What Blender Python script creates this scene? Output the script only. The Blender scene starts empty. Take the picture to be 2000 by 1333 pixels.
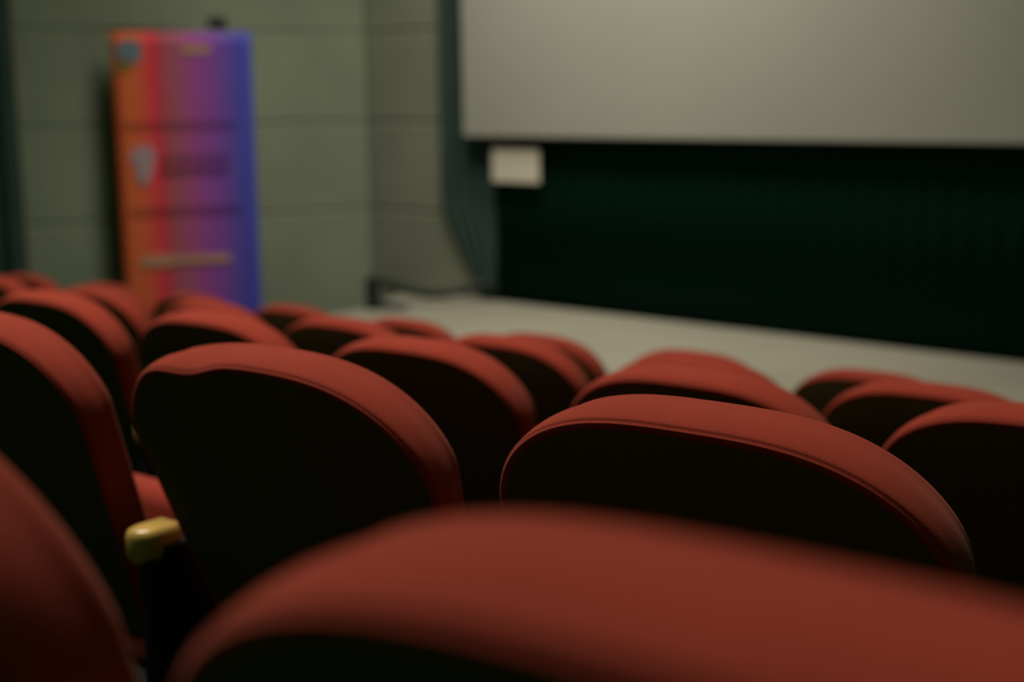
import bpy, bmesh, math, random
from mathutils import Vector, Matrix
R = math.radians
sc = bpy.context.scene
COL = sc.collection

# ------------------------------------------------------------------ camera, world, lights, exposure
EYE = 1.92
YAW, PITCH, ROLL = R(38.5), R(9.8), R(-0.7)
cd = bpy.data.cameras.new('camera')
cam = bpy.data.objects.new('camera', cd); COL.objects.link(cam)
cam.location = (0, 0, EYE)
cam.rotation_euler = (Matrix.Rotation(YAW, 3, 'Z') @ Matrix.Rotation(R(90) - PITCH, 3, 'X') @ Matrix.Rotation(ROLL, 3, 'Z')).to_euler()
cd.lens = 50.0; cd.sensor_width = 36.0; cd.clip_start = 0.02; cd.clip_end = 100
cd.dof.use_dof = True; cd.dof.focus_distance = 1.42; cd.dof.aperture_fstop = 2.9
sc.camera = cam

w = bpy.data.worlds.new('added_green_fill'); sc.world = w; w.use_nodes = True
bg = w.node_tree.nodes['Background']
bg.inputs['Color'].default_value = (0.30, 0.92, 0.40, 1); bg.inputs['Strength'].default_value = 0.055  # green fill added to lift and tint the unlit seat backs

def area(name, loc, target, size, size_y, power, color, spread=180):
    ld = bpy.data.lights.new(name, 'AREA'); ld.shape = 'RECTANGLE'
    ld.size = size; ld.size_y = size_y; ld.energy = power; ld.color = color; ld.spread = R(spread)
    o = bpy.data.objects.new(name, ld); COL.objects.link(o)
    o.location = loc
    o.rotation_euler = (Vector(target) - Vector(loc)).to_track_quat('-Z', 'Y').to_euler()
    return o
area('ceiling_light_front', (-5.6, 7.3, 6.2), (-5.8, 8.1, 0), 3.4, 2.0, 165, (1.0, 0.95, 0.84), 112)
area('ceiling_light_seats', (-3.6, 1.7, 7.2), (-2.4, 1.2, 0), 3.0, 1.2, 178, (1.0, 0.93, 0.80), 110)

sc.view_settings.view_transform = 'Standard'
try: sc.view_settings.look = 'None'
except Exception: pass
sc.view_settings.gamma = 1.0
sc.view_settings.exposure = 0.0
sc.view_settings.use_curve_mapping = False

# ------------------------------------------------------------------ helpers
def mesh_obj(name, bm, mat, parent=None, smooth=True, loc=None):
    me = bpy.data.meshes.new(name)
    bmesh.ops.recalc_face_normals(bm, faces=bm.faces)
    bm.to_mesh(me); bm.free()
    if smooth:
        for p in me.polygons: p.use_smooth = True
    me.materials.append(mat)
    o = bpy.data.objects.new(name, me); COL.objects.link(o)
    if parent: o.parent = parent
    if loc: o.location = loc
    return o

def thing(name, label, cat, loc=(0, 0, 0), rz=0.0, group=None):
    o = bpy.data.objects.new(name, None); COL.objects.link(o)
    o.empty_display_size = 0.1
    o.location = loc; o.rotation_euler = (0, 0, rz)
    o['label'] = label; o['category'] = cat
    if group: o['group'] = group
    return o

def tag(o, label, cat, group=None):
    o['label'] = label; o['category'] = cat
    if group: o['group'] = group
    return o

def structure(o):
    o['kind'] = 'structure'; return o

def box(bm, c, s, rot=None, bevel=0.0, seg=2):
    r = bmesh.ops.create_cube(bm, size=1.0)
    vs = r['verts']
    for v in vs:
        v.co = Vector((v.co.x * s[0], v.co.y * s[1], v.co.z * s[2]))
    if bevel > 0:
        es = list({e for v in vs for e in v.link_edges})
        rr = bmesh.ops.bevel(bm, geom=es, offset=bevel, segments=seg, profile=0.5, affect='EDGES')
        vs = list({v for f in rr['faces'] for v in f.verts} | {v for v in vs if v.is_valid})
    for v in vs:
        co = v.co.copy()
        if rot is not None: co = rot @ co
        v.co = co + Vector(c)
    return vs

def tube(bm, pts, rad, n=12, cap=True):
    pts = [Vector(p) for p in pts]
    rings = []
    for i, p in enumerate(pts):
        t = (pts[min(i + 1, len(pts) - 1)] - pts[max(i - 1, 0)]).normalized()
        a = Vector((0, 0, 1)) if abs(t.z) < 0.9 else Vector((1, 0, 0))
        u = t.cross(a).normalized(); v = t.cross(u)
        r = rad[i] if isinstance(rad, (list, tuple)) else rad
        rings.append([bm.verts.new(p + u * (r * math.cos(2 * math.pi * k / n)) + v * (r * math.sin(2 * math.pi * k / n))) for k in range(n)])
    for a, b in zip(rings, rings[1:]):
        for k in range(n):
            bm.faces.new((a[k], a[(k + 1) % n], b[(k + 1) % n], b[k]))
    if cap:
        bm.faces.new(rings[0][::-1]); bm.faces.new(rings[-1])

# ------------------------------------------------------------------ materials
def mat(name, color, rough=0.8, spec=0.3, metal=0.0, noise=None, bump=None, sheen=0.0, sheen_tint=None):
    m = bpy.data.materials.new(name); m.use_nodes = True
    nt = m.node_tree; b = nt.nodes['Principled BSDF']
    b.inputs['Base Color'].default_value = (*color, 1)
    b.inputs['Roughness'].default_value = rough
    b.inputs['Specular IOR Level'].default_value = spec
    b.inputs['Metallic'].default_value = metal
    if sheen:
        b.inputs['Sheen Weight'].default_value = sheen
        b.inputs['Sheen Roughness'].default_value = 0.45
        if sheen_tint: b.inputs['Sheen Tint'].default_value = (*sheen_tint, 1)
    tc = nt.nodes.new('ShaderNodeTexCoord')
    if noise:
        sc_, amt = noise
        n = nt.nodes.new('ShaderNodeTexNoise'); n.inputs['Scale'].default_value = sc_; n.inputs['Detail'].default_value = 4
        nt.links.new(tc.outputs['Object'], n.inputs['Vector'])
        mp = nt.nodes.new('ShaderNodeMapRange')
        mp.inputs['From Min'].default_value = 0.3; mp.inputs['From Max'].default_value = 0.7
        mp.inputs['To Min'].default_value = 1 - amt; mp.inputs['To Max'].default_value = 1 + amt
        nt.links.new(n.outputs['Fac'], mp.inputs['Value'])
        mx = nt.nodes.new('ShaderNodeVectorMath'); mx.operation = 'SCALE'
        mx.inputs[0].default_value = color
        nt.links.new(mp.outputs['Result'], mx.inputs['Scale'])
        nt.links.new(mx.outputs['Vector'], b.inputs['Base Color'])
    if bump:
        sc_, st, dist = bump
        n2 = nt.nodes.new('ShaderNodeTexNoise'); n2.inputs['Scale'].default_value = sc_; n2.inputs['Detail'].default_value = 2
        nt.links.new(tc.outputs['Object'], n2.inputs['Vector'])
        bp = nt.nodes.new('ShaderNodeBump'); bp.inputs['Strength'].default_value = st; bp.inputs['Distance'].default_value = dist
        nt.links.new(n2.outputs['Fac'], bp.inputs['Height'])
        nt.links.new(bp.outputs['Normal'], b.inputs['Normal'])
    return m

def fabric(name, color):
    """woven upholstery: fine twill threads, soft mottling, a little sheen"""
    m = mat(name, color, rough=0.95, spec=0.12, sheen=0.10, sheen_tint=(1.0, 0.55, 0.4))
    nt = m.node_tree; b = nt.nodes['Principled BSDF']
    tc = nt.nodes.new('ShaderNodeTexCoord')
    n = nt.nodes.new('ShaderNodeTexNoise'); n.inputs['Scale'].default_value = 420; n.inputs['Detail'].default_value = 3
    n3 = nt.nodes.new('ShaderNodeTexNoise'); n3.inputs['Scale'].default_value = 9; n3.inputs['Detail'].default_value = 3
    wv = nt.nodes.new('ShaderNodeTexWave'); wv.inputs['Scale'].default_value = 240; wv.inputs['Distortion'].default_value = 1.5
    wv.bands_direction = 'DIAGONAL'
    for t in (n, n3, wv): nt.links.new(tc.outputs['Object'], t.inputs['Vector'])
    add = nt.nodes.new('ShaderNodeMath'); add.operation = 'MULTIPLY_ADD'
    nt.links.new(n.outputs['Fac'], add.inputs[0]); add.inputs[1].default_value = 0.42
    mp = nt.nodes.new('ShaderNodeMapRange'); mp.inputs['To Min'].default_value = 0.66; mp.inputs['To Max'].default_value = 0.92
    nt.links.new(n3.outputs['Fac'], mp.inputs['Value']); nt.links.new(mp.outputs['Result'], add.inputs[2])
    mx = nt.nodes.new('ShaderNodeVectorMath'); mx.operation = 'SCALE'; mx.inputs[0].default_value = color
    nt.links.new(add.outputs[0], mx.inputs['Scale']); nt.links.new(mx.outputs['Vector'], b.inputs['Base Color'])
    s = nt.nodes.new('ShaderNodeMath'); s.operation = 'MULTIPLY_ADD'
    nt.links.new(wv.outputs['Fac'], s.inputs[0]); s.inputs[1].default_value = 0.15; nt.links.new(n.outputs['Fac'], s.inputs[2])
    bp = nt.nodes.new('ShaderNodeBump'); bp.inputs['Strength'].default_value = 0.35; bp.inputs['Distance'].default_value = 0.0006
    nt.links.new(s.outputs[0], bp.inputs['Height']); nt.links.new(bp.outputs['Normal'], b.inputs['Normal'])
    return m

RED = fabric('red_upholstery', (0.27, 0.035, 0.020))
BACKSHADE = fabric('shade_tinted_backcloth', (0.085, 0.060, 0.018))  # shade on the red seat backs, painted into the cloth colour
WOOD = mat('varnished_yellow_wood', (0.50, 0.31, 0.075), rough=0.28, spec=0.5, noise=(14, 0.12))
FRAME = mat('dark_seat_steel', (0.012, 0.012, 0.010), rough=0.8, spec=0.1, noise=(30, 0.1))
CARPET = mat('dark_aisle_carpet', (0.010, 0.012, 0.009), rough=1.0, spec=0.1, noise=(60, 0.3), bump=(300, 0.5, 0.003))
STAGE = mat('pale_stage_boards', (0.240, 0.222, 0.168), rough=0.75, noise=(1.6, 0.06))
SCREEN = mat('grey_projection_screen', (0.42, 0.40, 0.335), rough=0.9, spec=0.1, noise=(0.8, 0.03))
BLACKCLOTH = mat('black_velvet', (0.004, 0.026, 0.016), rough=1.0, spec=0.02)
TEALCLOTH = mat('dark_teal_drape', (0.045, 0.075, 0.062), rough=1.0, spec=0.05, noise=(3, 0.1))
BLACKPL = mat('black_rubber', (0.010, 0.016, 0.012), rough=0.6)
WHITE = mat('white_card', (0.80, 0.71, 0.57), rough=0.7)
ALU = mat('grey_aluminium', (0.25, 0.25, 0.24), rough=0.4, metal=0.8)

def wall_mat(name, base, dark):
    """acoustic panels: blotchy grey green with faint horizontal joints"""
    m = mat(name, base, rough=0.95, spec=0.1)
    nt = m.node_tree; b = nt.nodes['Principled BSDF']
    tc = nt.nodes.new('ShaderNodeTexCoord')
    n = nt.nodes.new('ShaderNodeTexNoise'); n.inputs['Scale'].default_value = 1.1; n.inputs['Detail'].default_value = 3
    nt.links.new(tc.outputs['Object'], n.inputs['Vector'])
    mp = nt.nodes.new('ShaderNodeMapRange'); mp.inputs['From Min'].default_value = .3; mp.inputs['From Max'].default_value = .7
    nt.links.new(n.outputs['Fac'], mp.inputs['Value'])
    cr = nt.nodes.new('ShaderNodeMix'); cr.data_type = 'RGBA'
    cr.inputs['A'].default_value = (*dark, 1); cr.inputs['B'].default_value = (*base, 1)
    nt.links.new(mp.outputs['Result'], cr.inputs['Factor']); nt.links.new(cr.outputs['Result'], b.inputs['Base Color'])
    return m
WALL = wall_mat('grey_green_wall_panel', (0.265, 0.295, 0.200), (0.215, 0.240, 0.165))
WALL2 = wall_mat('grey_wall_panel', (0.300, 0.300, 0.225), (0.260, 0.262, 0.196))
JOINT = mat('panel_joint', (0.10, 0.11, 0.075), rough=1.0)

# ------------------------------------------------------------------ setting
FX0, FY0, FA = -7.34, 9.065, R(-3.9)       # front wall line: passes this point, nearly parallel to the seat rows
STZ = 0.255
def fpt(x, d, z):
    """point on the front wall frame: x = world x, d = distance in front of the wall"""
    t = (x - FX0) / math.cos(FA)
    return Vector((FX0 + t * math.cos(FA) + d * math.sin(FA), FY0 + t * math.sin(FA) - d * math.cos(FA), z))

def slab_poly(name, pts, thick, m, smooth=False):
    """polygon (list of points) extruded by vector thick"""
    bm = bmesh.new()
    a = [bm.verts.new(Vector(p)) for p in pts]
    b = [bm.verts.new(Vector(p) + Vector(thick)) for p in pts]
    bm.faces.new(a); bm.faces.new(b[::-1])
    for i in range(len(pts)):
        j = (i + 1) % len(pts)
        bm.faces.new((a[i], b[i], b[j], a[j]))
    return mesh_obj(name, bm, m, smooth=smooth)

CORNER = Vector((-8.89, fpt(-8.89, 0, 0).y, 0))
LD = Vector((-1.04, -2.53, 0)).normalized()           # left wall splays outwards from the corner
LN = Vector((-LD.y, LD.x, 0)) * -1                     # points away from the room
if LN.x > 0: LN = -LN
WALL_H = 5.6
structure(slab_poly('floor', [(-14, -2.5, 0), (3.5, -2.5, 0), (3.5, 10.5, 0), (-14, 10.5, 0)], (0, 0, -0.1), CARPET))
JZ = (0.945, 1.71, 2.475, 3.24, 4.005, 4.77)   # joint heights

def panelled_wall(name, p0, d, length, out, m):
    """a wall made of stacked boards with a fine recessed joint between the courses"""
    bm = bmesh.new()
    zs = [0.0] + list(JZ) + [WALL_H]
    ang = math.atan2(d.y, d.x)
    rot = Matrix.Rotation(ang, 3, 'Z')
    mid = p0 + d * (length / 2) + out * 0.06
    for a, b in zip(zs, zs[1:]):
        box(bm, (mid.x, mid.y, (a + b) / 2), (length, 0.12, b - a - 0.02), rot, bevel=0.010, seg=1)
    mid2 = p0 + d * (length / 2) + out * 0.065
    box(bm, (mid2.x, mid2.y, WALL_H / 2), (length, 0.105, WALL_H), rot)
    return structure(mesh_obj(name, bm, m, smooth=False))
# left wall: ends at the dark doorway on the left
ULEN = 2.98
panelled_wall('wall_left', CORNER, LD, ULEN, LN, WALL)
fd = Vector((math.cos(FA), math.sin(FA), 0)); fo = Vector((-math.sin(FA), math.cos(FA), 0))
panelled_wall('wall_front', CORNER, fd, 8.8, fo, WALL2)
# dark doorway drape beyond the end of the panels
p = CORNER + LD * ULEN

def drape(name, pts_top, pts_bottom, z0, z1, m, folds, amp, normal, rows=14, sweep=None):
    """gathered cloth with real folds; sweep(k) moves the left edge as a fraction of the width"""
    bm = bmesh.new(); nx = folds * 8
    a, b = Vector(pts_top), Vector(pts_bottom)
    layers = []
    for th in (0.0, 0.012):
        g = []
        for r in range(rows + 1):
            z = z0 + (z1 - z0) * r / rows
            row = []
            for i in range(nx + 1):
                f = i / nx
                if sweep: f = sweep(f, z)
                q = a.lerp(b, f)
                ph = i / nx * folds * 2 * math.pi
                off = amp * math.sin(ph) + 0.3 * amp * math.sin(2.3 * ph + 1 + 0.4 * r / rows)
                q = q + normal * (off + amp * 1.4 + th)
                row.append(bm.verts.new((q.x, q.y, z)))
            g.append(row)
        layers.append(g)
    A, B = layers
    for g in layers:
        for r in range(rows):
            for i in range(nx):
                bm.faces.new((g[r][i], g[r][i + 1], g[r + 1][i + 1], g[r + 1][i]))
    for r in range(rows):
        bm.faces.new((A[r][0], A[r + 1][0], B[r + 1][0], B[r][0]))
        bm.faces.new((A[r][nx], B[r][nx], B[r + 1][nx], A[r + 1][nx]))
    for i in range(nx):
        bm.faces.new((A[0][i], B[0][i], B[0][i + 1], A[0][i + 1]))
        bm.faces.new((A[rows][i], A[rows][i + 1], B[rows][i + 1], B[rows][i]))
    return mesh_obj(name, bm, m)

room_n = -LN
d0 = CORNER + LD * (ULEN + 0.02); d1 = CORNER + LD * (ULEN + 2.2)
tag(drape('doorway_curtain', d0, d1, 0.01, WALL_H - 0.3, TEALCLOTH, 9, 0.035, room_n),
    'dark teal curtain hanging at the far left edge, beyond the banner wall', 'curtain')
structure(slab_poly('wall_back_left', [d0 + LN * .1, d1 + LD * 2 + LN * .1, d1 + LD * 2 + LN * .22, d0 + LN * .22], (0, 0, WALL_H), BLACKCLOTH))

# low stage with a chamfered left end
stage_pts = [(-7.98, 7.55), (-7.92, 7.92), (-8.10, 8.45), fpt(-8.36, 0.06, 0).xy, fpt(1.0, 0.02, 0).xy, (1.0, 6.7), (-7.4, 6.7)]
st = slab_poly('stage', [(x, y, 0.0) for x, y in stage_pts], (0, 0, STZ), STAGE)
bv = st.modifiers.new('bevel', 'BEVEL'); bv.width = 0.01; bv.segments = 2; bv.limit_method = 'ANGLE'
structure(st); st.name = 'floor_stage'

fn = Vector((math.sin(FA), -math.cos(FA), 0))       # from the front wall towards the seats
# black curtain below and behind the screen
tag(drape('black_curtain', fpt(-7.335, 0.0, 0), fpt(0.6, 0.0, 0), STZ + 0.004, 4.6, BLACKCLOTH, 46, 0.006, fn, rows=4),
    'wide black curtain across the wall under the projection screen', 'curtain')
def swp(f, z):
    # the left edge is pulled in towards the stage
    zz = max(0.0, min(1.0, (1.02 - z) / 0.72))
    left = 0.80 * zz ** 1.15
    return left + (1 - left) * f
tag(drape('teal_drape', fpt(-7.95, 0.0, 0), fpt(-7.34, 0.0, 0), STZ + 0.004, 4.6, TEALCLOTH, 4, 0.018, fn, rows=40, sweep=swp),
    'narrow dark teal drape left of the screen, its lower hem gathered sideways', 'curtain')

# projection screen
scr = thing('projection_screen', 'large pale grey projection screen on the front wall, above the black curtain', 'screen', fpt(-7.57, 0.14, EYE - 0.325), FA)
bm = bmesh.new()
SW, SH = 7.4, 3.1
box(bm, (SW / 2, 0, SH / 2), (SW, 0.035, SH), bevel=0.008)
mesh_obj('screen_surface', bm, SCREEN, scr, smooth=False)
bm = bmesh.new()
box(bm, (SW / 2, 0.045, SH / 2), (SW - .06, 0.05, SH - .06))
f_ = mesh_obj('screen_frame', bm, BLACKPL, scr, smooth=False); f_['label'] = 'black frame behind the screen'

# small white panel under the screen's left corner
wp = thing('white_notice', 'small white rectangular notice on the black curtain under the screen corner', 'notice', fpt(-7.30, 0.10, EYE - 0.690), FA)
bm = bmesh.new(); box(bm, (0.25, 0, 0.137), (0.50, 0.02, 0.265), bevel=0.006)
mesh_obj('notice_card', bm, WHITE, wp, smooth=False)
bm = bmesh.new(); box(bm, (0.25, 0.025, 0.137), (0.44, 0.03, 0.2))
mesh_obj('backing_board', bm, BLACKPL, wp, smooth=False)

# black bracket stand with cable at the stage's left end
bs = thing('cable_stand', 'low black stand with a thick sagging cable at the left end of the stage', 'stand', (-7.86, 8.10, STZ), R(38.5))
bm = bmesh.new(); box(bm, (0, 0, 0.14), (0.10, 0.08, 0.24), bevel=0.012)
mesh_obj('post', bm, BLACKPL, bs)
bm = bmesh.new()
vs = box(bm, (0.12, 0, 0.03), (0.34, 0.16, 0.06), bevel=0.01)
for v in vs:
    if v.co.x > 0.15 and v.co.z > 0.03: v.co.z = 0.022
mesh_obj('foot', bm, BLACKPL, bs)
c0 = Vector((-7.86, 8.10, STZ + 0.235))
cend = fpt(-7.30, 0.10, STZ + 0.17)
pts = []
N = 30
for i in range(N + 1):
    t = i / N
    q = c0.lerp(cend, t)
    q.z = c0.z + (cend.z - c0.z) * t - 0.12 * math.sin(math.pi * min(1, t * 1.0)) ** 1.3
    pts.append(q)
bm = bmesh.new(); tube(bm, pts, 0.034, 12)
cb = mesh_obj('cable', bm, BLACKPL); cb.parent = bs; cb.matrix_parent_inverse = (Matrix.Translation(bs.location) @ Matrix.Rotation(R(38.5), 4, 'Z')).inverted()

# ------------------------------------------------------------------ roll-up banner
def banner_mat():
    m = bpy.data.materials.new('printed_banner_gradient'); m.use_nodes = True
    nt = m.node_tree; b = nt.nodes['Principled BSDF']
    b.inputs['Roughness'].default_value = 0.6; b.inputs['Specular IOR Level'].default_value = 0.2
    tc = nt.nodes.new('ShaderNodeTexCoord'); sp = nt.nodes.new('ShaderNodeSeparateXYZ')
    nt.links.new(tc.outputs['Generated'], sp.inputs[0])
    r = nt.nodes.new('ShaderNodeValToRGB'); e = r.color_ramp.elements
    stops = [(0.00, (0.74, 0.13, 0.040)), (0.12, (0.80, 0.16, 0.050)), (0.21, (0.82, 0.12, 0.065)), (0.28, (0.86, 0.045, 0.080)),
             (0.33, (0.62, 0.070, 0.100)), (0.39, (0.46, 0.110, 0.140)), (0.50, (0.46, 0.100, 0.250)), (0.62, (0.37, 0.080, 0.38)),
             (0.74, (0.24, 0.080, 0.42)), (0.86, (0.11, 0.085, 0.44)), (0.93, (0.075, 0.070, 0.48)), (1.0, (0.095, 0.10, 0.48))]
    while len(e) > 1: e.remove(e[0])
    e[0].position = 0.0; e[0].color = (*stops[0][1], 1)
    for pos, c in stops[1:]:
        q = e.new(pos); q.color = (*c, 1)
    nt.links.new(sp.outputs['X'], r.inputs[0])
    def M(op, a, b_, c=None):
        n = nt.nodes.new('ShaderNodeMath'); n.operation = op
        for k, q in enumerate((a, b_, c)):
            if q is None: continue
            if isinstance(q, (int, float)): n.inputs[k].default_value = q
            else: nt.links.new(q, n.inputs[k])
        return n.outputs[0]
    X, Z = sp.outputs['X'], sp.outputs['Z']
    fac = None
    # printed darker strips and a block of heading lines: (u0, u1, v0, v1, strength)
    for (u0, u1, v0, v1, k) in STRIPS:
        f = M('MULTIPLY', M('MULTIPLY', M('GREATER_THAN', X, u0), M('LESS_THAN', X, u1)),
              M('MULTIPLY', M('GREATER_THAN', Z, v0), M('LESS_THAN', Z, v1)))
        g = M('SUBTRACT', 1.0, M('MULTIPLY', f, k))
        fac = g if fac is None else M('MULTIPLY', fac, g)
    vm = nt.nodes.new('ShaderNodeVectorMath'); vm.operation = 'SCALE'
    nt.links.new(r.outputs[0], vm.inputs[0]); nt.links.new(fac, vm.inputs['Scale'])
    nt.links.new(vm.outputs[0], b.inputs['Base Color'])
    return m
BW, BTOP = 1.095, 2.453
def zpx(y): return BTOP - (y - 61) * 0.00422
def vz(y): return (zpx(y) - 0.10) / (BTOP - 0.10)
STRIPS = [(0.04, 0.86, vz(247), vz(229), 0.42), (0.06, 0.88, vz(410), vz(392), 0.45)]
_r = random.Random(4)
for _a, _b in ((294, 308), (315, 333)):
    _u = 0.30
    while _u < 0.78:
        _w = _r.uniform(0.05, 0.10); STRIPS.append((_u, min(_u + _w, 0.80), vz(_b), vz(_a), 0.60)); _u += _w + 0.012
BAN = banner_mat()
ban = thing('rollup_banner', 'tall roll-up banner with orange to blue gradient in front of the left wall', 'banner',
            (-9.23, 7.43, 0), R(57))
bm = bmesh.new()
nx, nz = 16, 24
layers = []
for th in (0, 0.003):
    g = [[bm.verts.new(((i / nx - 0.5) * BW, th + 0.012 * math.sin(math.pi * i / nx) * math.sin(math.pi * k / nz), 0.10 + (BTOP - 0.10) * k / nz)) for i in range(nx + 1)] for k in range(nz + 1)]
    layers.append(g)
for g in layers:
    for k in range(nz):
        for i in range(nx): bm.faces.new((g[k][i], g[k][i + 1], g[k + 1][i + 1], g[k + 1][i]))
A, B = layers
for k in range(nz):
    bm.faces.new((A[k][0], B[k][0], B[k + 1][0], A[k + 1][0])); bm.faces.new((A[k][nx], A[k + 1][nx], B[k + 1][nx], B[k][nx]))
for i in range(nx):
    bm.faces.new((A[0][i], A[0][i + 1], B[0][i + 1], B[0][i])); bm.faces.new((A[nz][i], B[nz][i], B[nz][i + 1], A[nz][i + 1]))
mesh_obj('banner_print', bm, BAN, ban)
bm = bmesh.new(); box(bm, (0, 0.02, 0.05), (BW + 0.04, 0.16, 0.09), bevel=0.02)
mesh_obj('base_cassette', bm, ALU, ban)
bm = bmesh.new(); box(bm, (0, 0.008, BTOP + 0.004), (BW, 0.02, 0.018), bevel=0.004)
mesh_obj('top_rail', bm, ALU, ban)
bm = bmesh.new(); tube(bm, [(0.30, 0.05, 0.08), (0.30, 0.05, BTOP + 0.03)], 0.011)
mesh_obj('support_pole', bm, ALU, ban)
bm = bmesh.new(); box(bm, (0.29, 0.035, BTOP + 0.066), (0.15, 0.07, 0.10), bevel=0.025, seg=3)
k_ = mesh_obj('pole_clip', bm, BLACKPL, ban); k_['label'] = 'dark clip above the top edge'

def ink(name, col):
    return mat(name, col, rough=0.6, spec=0.2)
def bx_(u): return (u - 0.5) * BW
def plate(bm, u0, u1, z0, z1, bev=0.0):
    box(bm, ((bx_(u0) + bx_(u1)) / 2, -0.004, (z0 + z1) / 2), ((u1 - u0) * BW, 0.004, z1 - z0))
# round emblem top left, two tones
bm = bmesh.new()
bmesh.ops.create_cone(bm, cap_ends=True, segments=32, radius1=0.100, radius2=0.100, depth=0.005, matrix=Matrix.Translation((bx_(0.125), -0.004, zpx(98))) @ Matrix.Rotation(R(90), 4, 'X'))
mesh_obj('round_emblem', bm, ink('emblem_slate_ink', (0.17, 0.22, 0.27)), ban, smooth=False)
bm = bmesh.new()
bmesh.ops.create_cone(bm, cap_ends=True, segments=24, radius1=0.052, radius2=0.052, depth=0.005, matrix=Matrix.Translation((bx_(0.085), -0.004, zpx(124))) @ Matrix.Rotation(R(90), 4, 'X'))
mesh_obj('emblem_leaf', bm, ink('emblem_olive_ink', (0.22, 0.19, 0.03)), ban, smooth=False)
bm = bmesh.new(); plate(bm, 0.49, 0.70, zpx(101), zpx(86))
mesh_obj('top_caption', bm, ink('tan_ink', (0.50, 0.28, 0.16)), ban, smooth=False)
# pale figure like a leaning wedge: broad head, tapering foot
bm = bmesh.new()
sh = [(0.085, 300), (0.10, 284), (0.15, 274), (0.23, 272), (0.27, 284), (0.265, 300), (0.24, 322), (0.215, 340), (0.17, 348), (0.135, 338), (0.13, 318), (0.12, 306)]
a = [bm.verts.new((bx_(u), -0.002, zpx(y))) for u, y in sh]; b = [bm.verts.new((bx_(u), -0.007, zpx(y))) for u, y in sh]
bm.faces.new(a); bm.faces.new(b)
for i in range(len(sh)): bm.faces.new((a[i], a[(i + 1) % len(sh)], b[(i + 1) % len(sh)], b[i]))
mesh_obj('pale_figure', bm, ink('pale_mauve_ink', (0.46, 0.31, 0.34)), ban, smooth=False)
# tan arrow strip low down
bm = bmesh.new()
sh = [(0.12, 483), (0.30, 480), (0.37, 485), (0.78, 485), (0.78, 500), (0.37, 500), (0.30, 504), (0.12, 502)]
a = [bm.verts.new((bx_(u), -0.002, zpx(y))) for u, y in sh]; b = [bm.verts.new((bx_(u), -0.007, zpx(y))) for u, y in sh]
bm.faces.new(a); bm.faces.new(b)
for i in range(len(sh)): bm.faces.new((a[i], a[(i + 1) % len(sh)], b[(i + 1) % len(sh)], b[i]))
mesh_obj('arrow_strip', bm, ink('ochre_ink', (0.56, 0.30, 0.19)), ban, smooth=False)

# ------------------------------------------------------------------ raked floor
ROWY = [0.2945, 1.178, 2.060, 2.945, 3.830]            # rear seam of each row's backrests
SEAMZ = [EYE - 0.150, EYE - 0.337, EYE - 0.502, EYE - 0.671, EYE - 0.839]
SEATH = 0.90
ROWF = [z - SEATH for z in SEAMZ]
for j in range(5):
    ya = ROWY[j] - 0.50; yb = ROWY[j] + 0.3835 if j < 4 else ROWY[j] + 0.75
    if j == 0: ya = -1.4
    bm = bmesh.new(); box(bm, (-3.2, (ya + yb) / 2, ROWF[j] / 2), (8.0, yb - ya - 0.002, ROWF[j] - 0.002))
    o = mesh_obj('floor_riser_%d' % (j + 1), bm, CARPET, smooth=False); structure(o)

# ------------------------------------------------------------------ theatre seats
HW, AH, TH, REC = 0.275, 0.142, 0.080, R(19)
BT = 0.045
ZB = 0.36                                               # bottom of the back above the row floor
def outline(n_arch=64, n_side=10, n_bot=14):
    """closed outline (x, s) of the backrest: s measured up the reclined back, 0 at the bottom"""
    H = (SEATH - ZB) / math.cos(REC)
    pts = []
    for i in range(n_arch + 1):
        ph = math.pi * i / n_arch                        # from right (0) over the top to left (pi)
        c, s_ = math.cos(ph), math.sin(ph)
        x = math.copysign(abs(c) ** (2 / 3.0), c) * HW
        z = max(0.0, s_) ** (2 / 1.7) * AH
        pts.append((x, H - AH + z))
    for i in range(1, n_side):
        f = i / n_side; pts.append((-HW + BT * f, (H - AH) * (1 - f) + 0.05 * f))
    for i in range(n_bot + 1):
        ph = math.pi + (math.pi / 2) * i / n_bot
        pts.append((-HW + BT + 0.05 + 0.05 * math.cos(ph), 0.05 + 0.05 * math.sin(ph)))
    for i in range(n_bot + 1):
        ph = 1.5 * math.pi + (math.pi / 2) * i / n_bot
        pts.append((HW - BT - 0.05 + 0.05 * math.cos(ph), 0.05 + 0.05 * math.sin(ph)))
    for i in range(1, n_side):
        f = i / n_side; pts.append((HW - BT * (1 - f), (H - AH) * f + 0.05 * (1 - f)))
    # resample evenly
    P = [Vector(p) for p in pts]; L = [0]
    for a, b in zip(P, P[1:] + P[:1]): L.append(L[-1] + (b - a).length)
    out = []; n = 140
    PP = P + [P[0]]
    for k in range(n):
        t = L[-1] * k / n
        i = max(j for j in range(len(P)) if L[j] <= t + 1e-12)
        f = (t - L[i]) / max(1e-9, L[i + 1] - L[i]); out.append(PP[i].lerp(PP[i + 1], f))
    return out
OUT = outline()
NO = len(OUT)
NRM = []
for i in range(NO):
    t = (OUT[(i + 2) % NO] - OUT[(i - 2) % NO]).normalized(); NRM.append(Vector((t.y, -t.x)))
CEN = Vector((0, 0.30))
def to3(x, y, s):
    """(x across, y through the back, s up the back) -> seat space, reclined about the foot of the back"""
    Hs = (SEATH - ZB) / math.cos(REC)
    ds = s - Hs
    return Vector((x, y * math.cos(REC) - ds * math.sin(REC), SEATH + ds * math.cos(REC) + y * math.sin(REC)))

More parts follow.
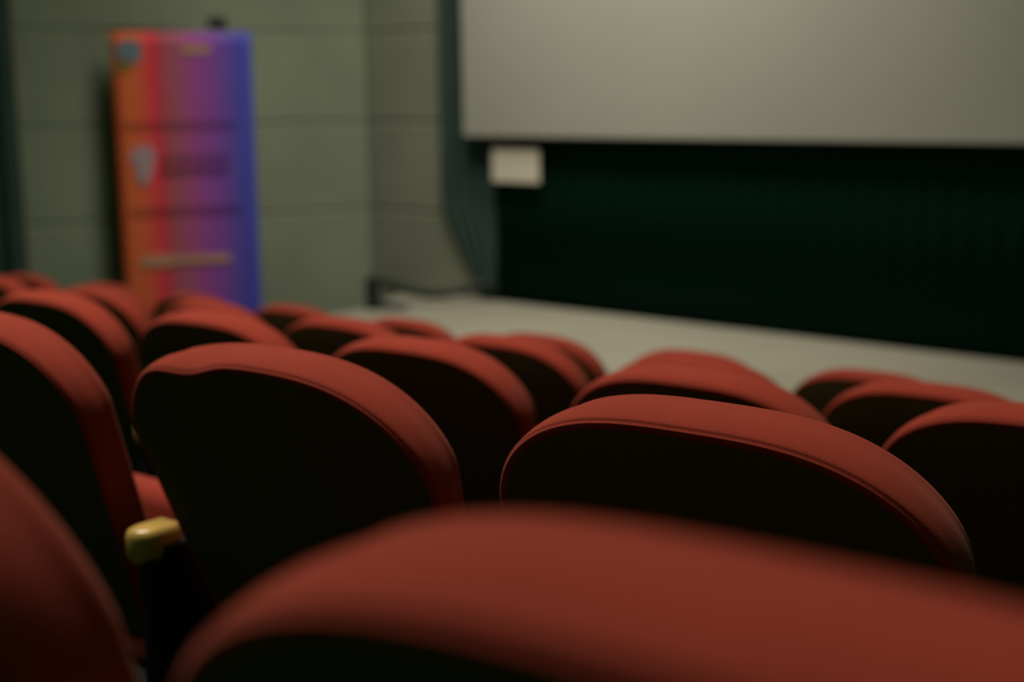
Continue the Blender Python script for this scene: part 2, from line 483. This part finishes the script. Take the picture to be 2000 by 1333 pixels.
def ring_surface(bm, rings, close0=True, close1=True, warp=None, taper=0.016):
    """rings: (inset, scale, y); joined in order"""
    R_ = []
    for (ins, scl, y) in rings:
        row = []
        for i in range(NO):
            side = abs(NRM[i].x) ** 1.5
            p = OUT[i] - NRM[i] * (ins + taper * side * max(0.0, y) / TH)
            p = CEN + (p - CEN) * scl
            x, yy, s = p.x, y, p.y
            if warp: x, yy, s = warp(x, yy, s)
            row.append(bm.verts.new(to3(x, yy, s)))
        R_.append(row)
    for a, b in zip(R_, R_[1:]):
        for i in range(NO): bm.faces.new((a[i], a[(i + 1) % NO], b[(i + 1) % NO], b[i]))
    if close0: bm.faces.new(R_[0])
    if close1: bm.faces.new(R_[-1][::-1])

def back_cushion_bm(warp=None):
    bm = bmesh.new()
    rings = [(0.015, 1, 0.0040), (0.0110, 1, 0.0002), (0.0075, 1, -0.0001), (0.0042, 1, 0.0001), (0.0028, 1, 0.0010), (0.0038, 1, 0.0026), (0.0008, 1, 0.0034), (-0.0008, 1, 0.0060)]
    for k in range(1, 9):
        f = k / 8
        rings.append((-0.0030 * math.sin(math.pi * min(1, f * 1.1)) + 0.004 * f ** 2 - 0.0008 * (1 - f), 1, 0.006 + (TH - 0.020 - 0.006) * f))
    for k in range(1, 7):
        a = k / 6 * math.pi / 2
        rings.append((0.004 + 0.022 * (1 - math.cos(a)), 1, TH - 0.020 + 0.020 * math.sin(a)))
    for sc_, dy in ((0.93, 0.004), (0.82, 0.010), (0.66, 0.016), (0.45, 0.020), (0.2, 0.022)):
        rings.append((0.026, sc_, TH + dy))
    ring_surface(bm, rings, True, True, warp)
    return bm

def back_panel_bm(warp=None):
    bm = bmesh.new()
    rings = [(0.016, 1, 0.0032), (0.0125, 1, 0.0026), (0.0115, 1, 0.0010), (0.0125, 1, 0.0000), (0.0145, 1, -0.0003), (0.018, 1, -0.0007), (0.022, 1, -0.0012)]
    for sc_, dy in ((0.94, -0.0030), (0.8, -0.0055), (0.6, -0.0075), (0.35, -0.0090), (0.12, -0.0095)):
        rings.append((0.022, sc_, dy))
    ring_surface(bm, rings, True, True, warp)
    return bm

def arm_bm_pad():
    bm = bmesh.new()
    box(bm, (0, 0.185, 0.632), (0.046, 0.25, 0.036), bevel=0.011, seg=4)
    return bm
def arm_bm_wood():
    """rounded wooden rear end of the armrest"""
    bm = bmesh.new()
    n = 16
    prof = []
    for k in range(n + 1):
        a = math.pi * k / n
        prof.append((-0.027 * math.cos(a), -0.010 - 0.026 * math.sin(a)))
    prof = [(-0.027, 0.038)] + prof + [(0.027, 0.038)]
    def ring(z, ins): return [bm.verts.new((x * (1 - ins / 0.027), y + (ins if y < 0 else 0), z)) for x, y in prof]
    rs = [ring(0.592, 0.010), ring(0.596, 0.004), ring(0.606, 0.0), ring(0.634, 0.0), ring(0.643, 0.003), ring(0.647, 0.009)]
    for a, b in zip(rs, rs[1:]):
        for i in range(len(prof)): bm.faces.new((a[i], a[(i + 1) % len(prof)], b[(i + 1) % len(prof)], b[i]))
    bm.faces.new(rs[0]); bm.faces.new(rs[-1][::-1])
    return bm

PITCHX = 0.61
SEAT_GROUP = 'red theatre seats in raked rows'
def make_seat(warp=None):
    t = thing('theatre_seat', 'seat', 'seat', group=SEAT_GROUP)
    mesh_obj('back_cushion', back_cushion_bm(warp), RED, t)
    bp_ = mesh_obj('back_panel', back_panel_bm(warp), BACKSHADE, t); bp_['label'] = 'rear panel with its shade put into the colour'
    # tipped-up seat cushion
    bm = bmesh.new(); rot = Matrix.Rotation(R(84), 3, 'X')
    box(bm, (0, 0.37, 0.385), (0.45, 0.35, 0.085), rot, bevel=0.035, seg=4)
    mesh_obj('seat_cushion', bm, RED, t)
    # side frame with foot, left side, carrying the armrest
    bm = bmesh.new()
    box(bm, (-PITCHX / 2, 0.25, 0.285), (0.030, 0.38, 0.56), bevel=0.008)
    box(bm, (-PITCHX / 2, 0.24, 0.012), (0.05, 0.30, 0.024), bevel=0.006)
    box(bm, (-PITCHX / 2, 0.23, 0.568), (0.034, 0.28, 0.030), bevel=0.006)
    box(bm, (0, 0.26, 0.38), (PITCHX - 0.03, 0.05, 0.03), bevel=0.006)
    sf = mesh_obj('side_frame', bm, FRAME, t); sf['label'] = 'dark steel side frame'
    bm = arm_bm_wood(); a = mesh_obj('armrest_end', bm, WOOD, t, loc=(-PITCHX / 2, 0.085, -0.037)); a['label'] = 'yellow varnished wooden armrest end'
    bm = arm_bm_pad(); mesh_obj('armrest_pad', bm, RED, t, loc=(-PITCHX / 2, 0.105, -0.037))
    return t
def place(root, x, j, label, rz=0.0):
    # the right hand seats of each row stand a centimetre higher than the left ones
    dz = {1: 0.0135 * (x + 1.39), 2: max(0.0, 0.0145 * (x + 1.925)), 3: max(0.0, 0.0075 * (x + 2.9)), 4: max(0.0, 0.006 * (x + 3.0))}.get(j, 0.0)
    root.location = (x, ROWY[j], ROWF[j] + dz); root.rotation_euler = (0, 0, rz); root['label'] = label
def dup(root):
    r = root.copy(); COL.objects.link(r)
    for ch in list(root.children):
        c = ch.copy(); COL.objects.link(c); c.parent = r
    return r

def dent(x, y, s):
    """worn sag in the top left shoulder of the second seat"""
    H = (SEATH - ZB) / math.cos(REC)
    g = math.exp(-((x + 0.115) / 0.06) ** 2) * math.exp(-((H - s) / 0.06) ** 2)
    g2 = math.exp(-((x + 0.20) / 0.05) ** 2) * math.exp(-((H - s - 0.04) / 0.06) ** 2)
    rear = 1 - max(0.0, min(1.0, y / TH))
    return x * 1.055, y + 0.004 * g * rear, s - 0.019 * g * rear + 0.006 * g2

seat0 = make_seat()
worn = make_seat(dent)
for c_ in worn.children:
    if c_.name.startswith('armrest'): c_.location.x -= 0.016
first = {'used': False}
L = [
 (0, -0.178, 'blurred red seat back filling the bottom right foreground'),
 (0, -0.832, 'blurred red seat back cut off at the bottom left corner'),
 (1, -0.721, 'sharply focused red seat back with a crisp top seam, right of centre'),
 (1, -1.382, 'WORN'),
 (1, -2.070, 'large red seat back at the left edge, directly left of the dented one'),
 (2, -0.658, 'red seat back cut by the right edge, just behind the sharply focused one'),
 (2, -1.270, 'red seat back whose top rises just over the left half of the sharply focused one'),
 (2, -1.925, 'red seat back behind the gap between the dented and the sharply focused seat'),
 (2, -2.562, 'red seat back right behind the dented one, in front of the banner'),
 (2, -3.205, 'red seat back behind the large one at the left edge'),
 (3, -1.190, 'red seat back at the far right, between the nearer one and the last row'),
 (3, -1.802, 'upper red top edge directly over the seat behind the focused one, third row'),
 (3, -2.415, 'red seat back with a slim dark strip, under the rightmost bump of the middle cluster'),
 (3, -3.035, 'red seat back in the middle cluster, just right of the banner foot'),
 (3, -3.650, 'red seat back in front of the banner, in the next to last row'),
 (3, -4.285, 'red seat back just left of the banner foot, dark back showing'),
 (3, -4.930, 'red seat back at the left edge, in the next to last row'),
 (4, -1.730, 'rightmost red seat back of the last row, before the stage'),
 (4, -2.345, 'second red seat back from the right in the last row'),
 (4, -2.970, 'third red seat back from the right in the last row'),
 (4, -3.600, 'small red seat back of the last row standing clear against the stage'),
 (4, -4.215, 'red seat back of the last row just right of the blue banner edge'),
 (4, -4.830, 'red seat back of the last row against the purple part of the banner'),
 (4, -5.448, 'last-row red seat top peeking over the seat just left of the banner foot'),
 (4, -6.080, 'leftmost red seat back of the last row, at the left edge'),
]
for j, x, lab in L:
    if lab == 'WORN':
        place(worn, x, j, 'red seat back with a dented sagging top, left of the sharply focused one'); continue
    if not first['used']:
        s_ = seat0; first['used'] = True
    else:
        s_ = dup(seat0)
    place(s_, x, j, lab)
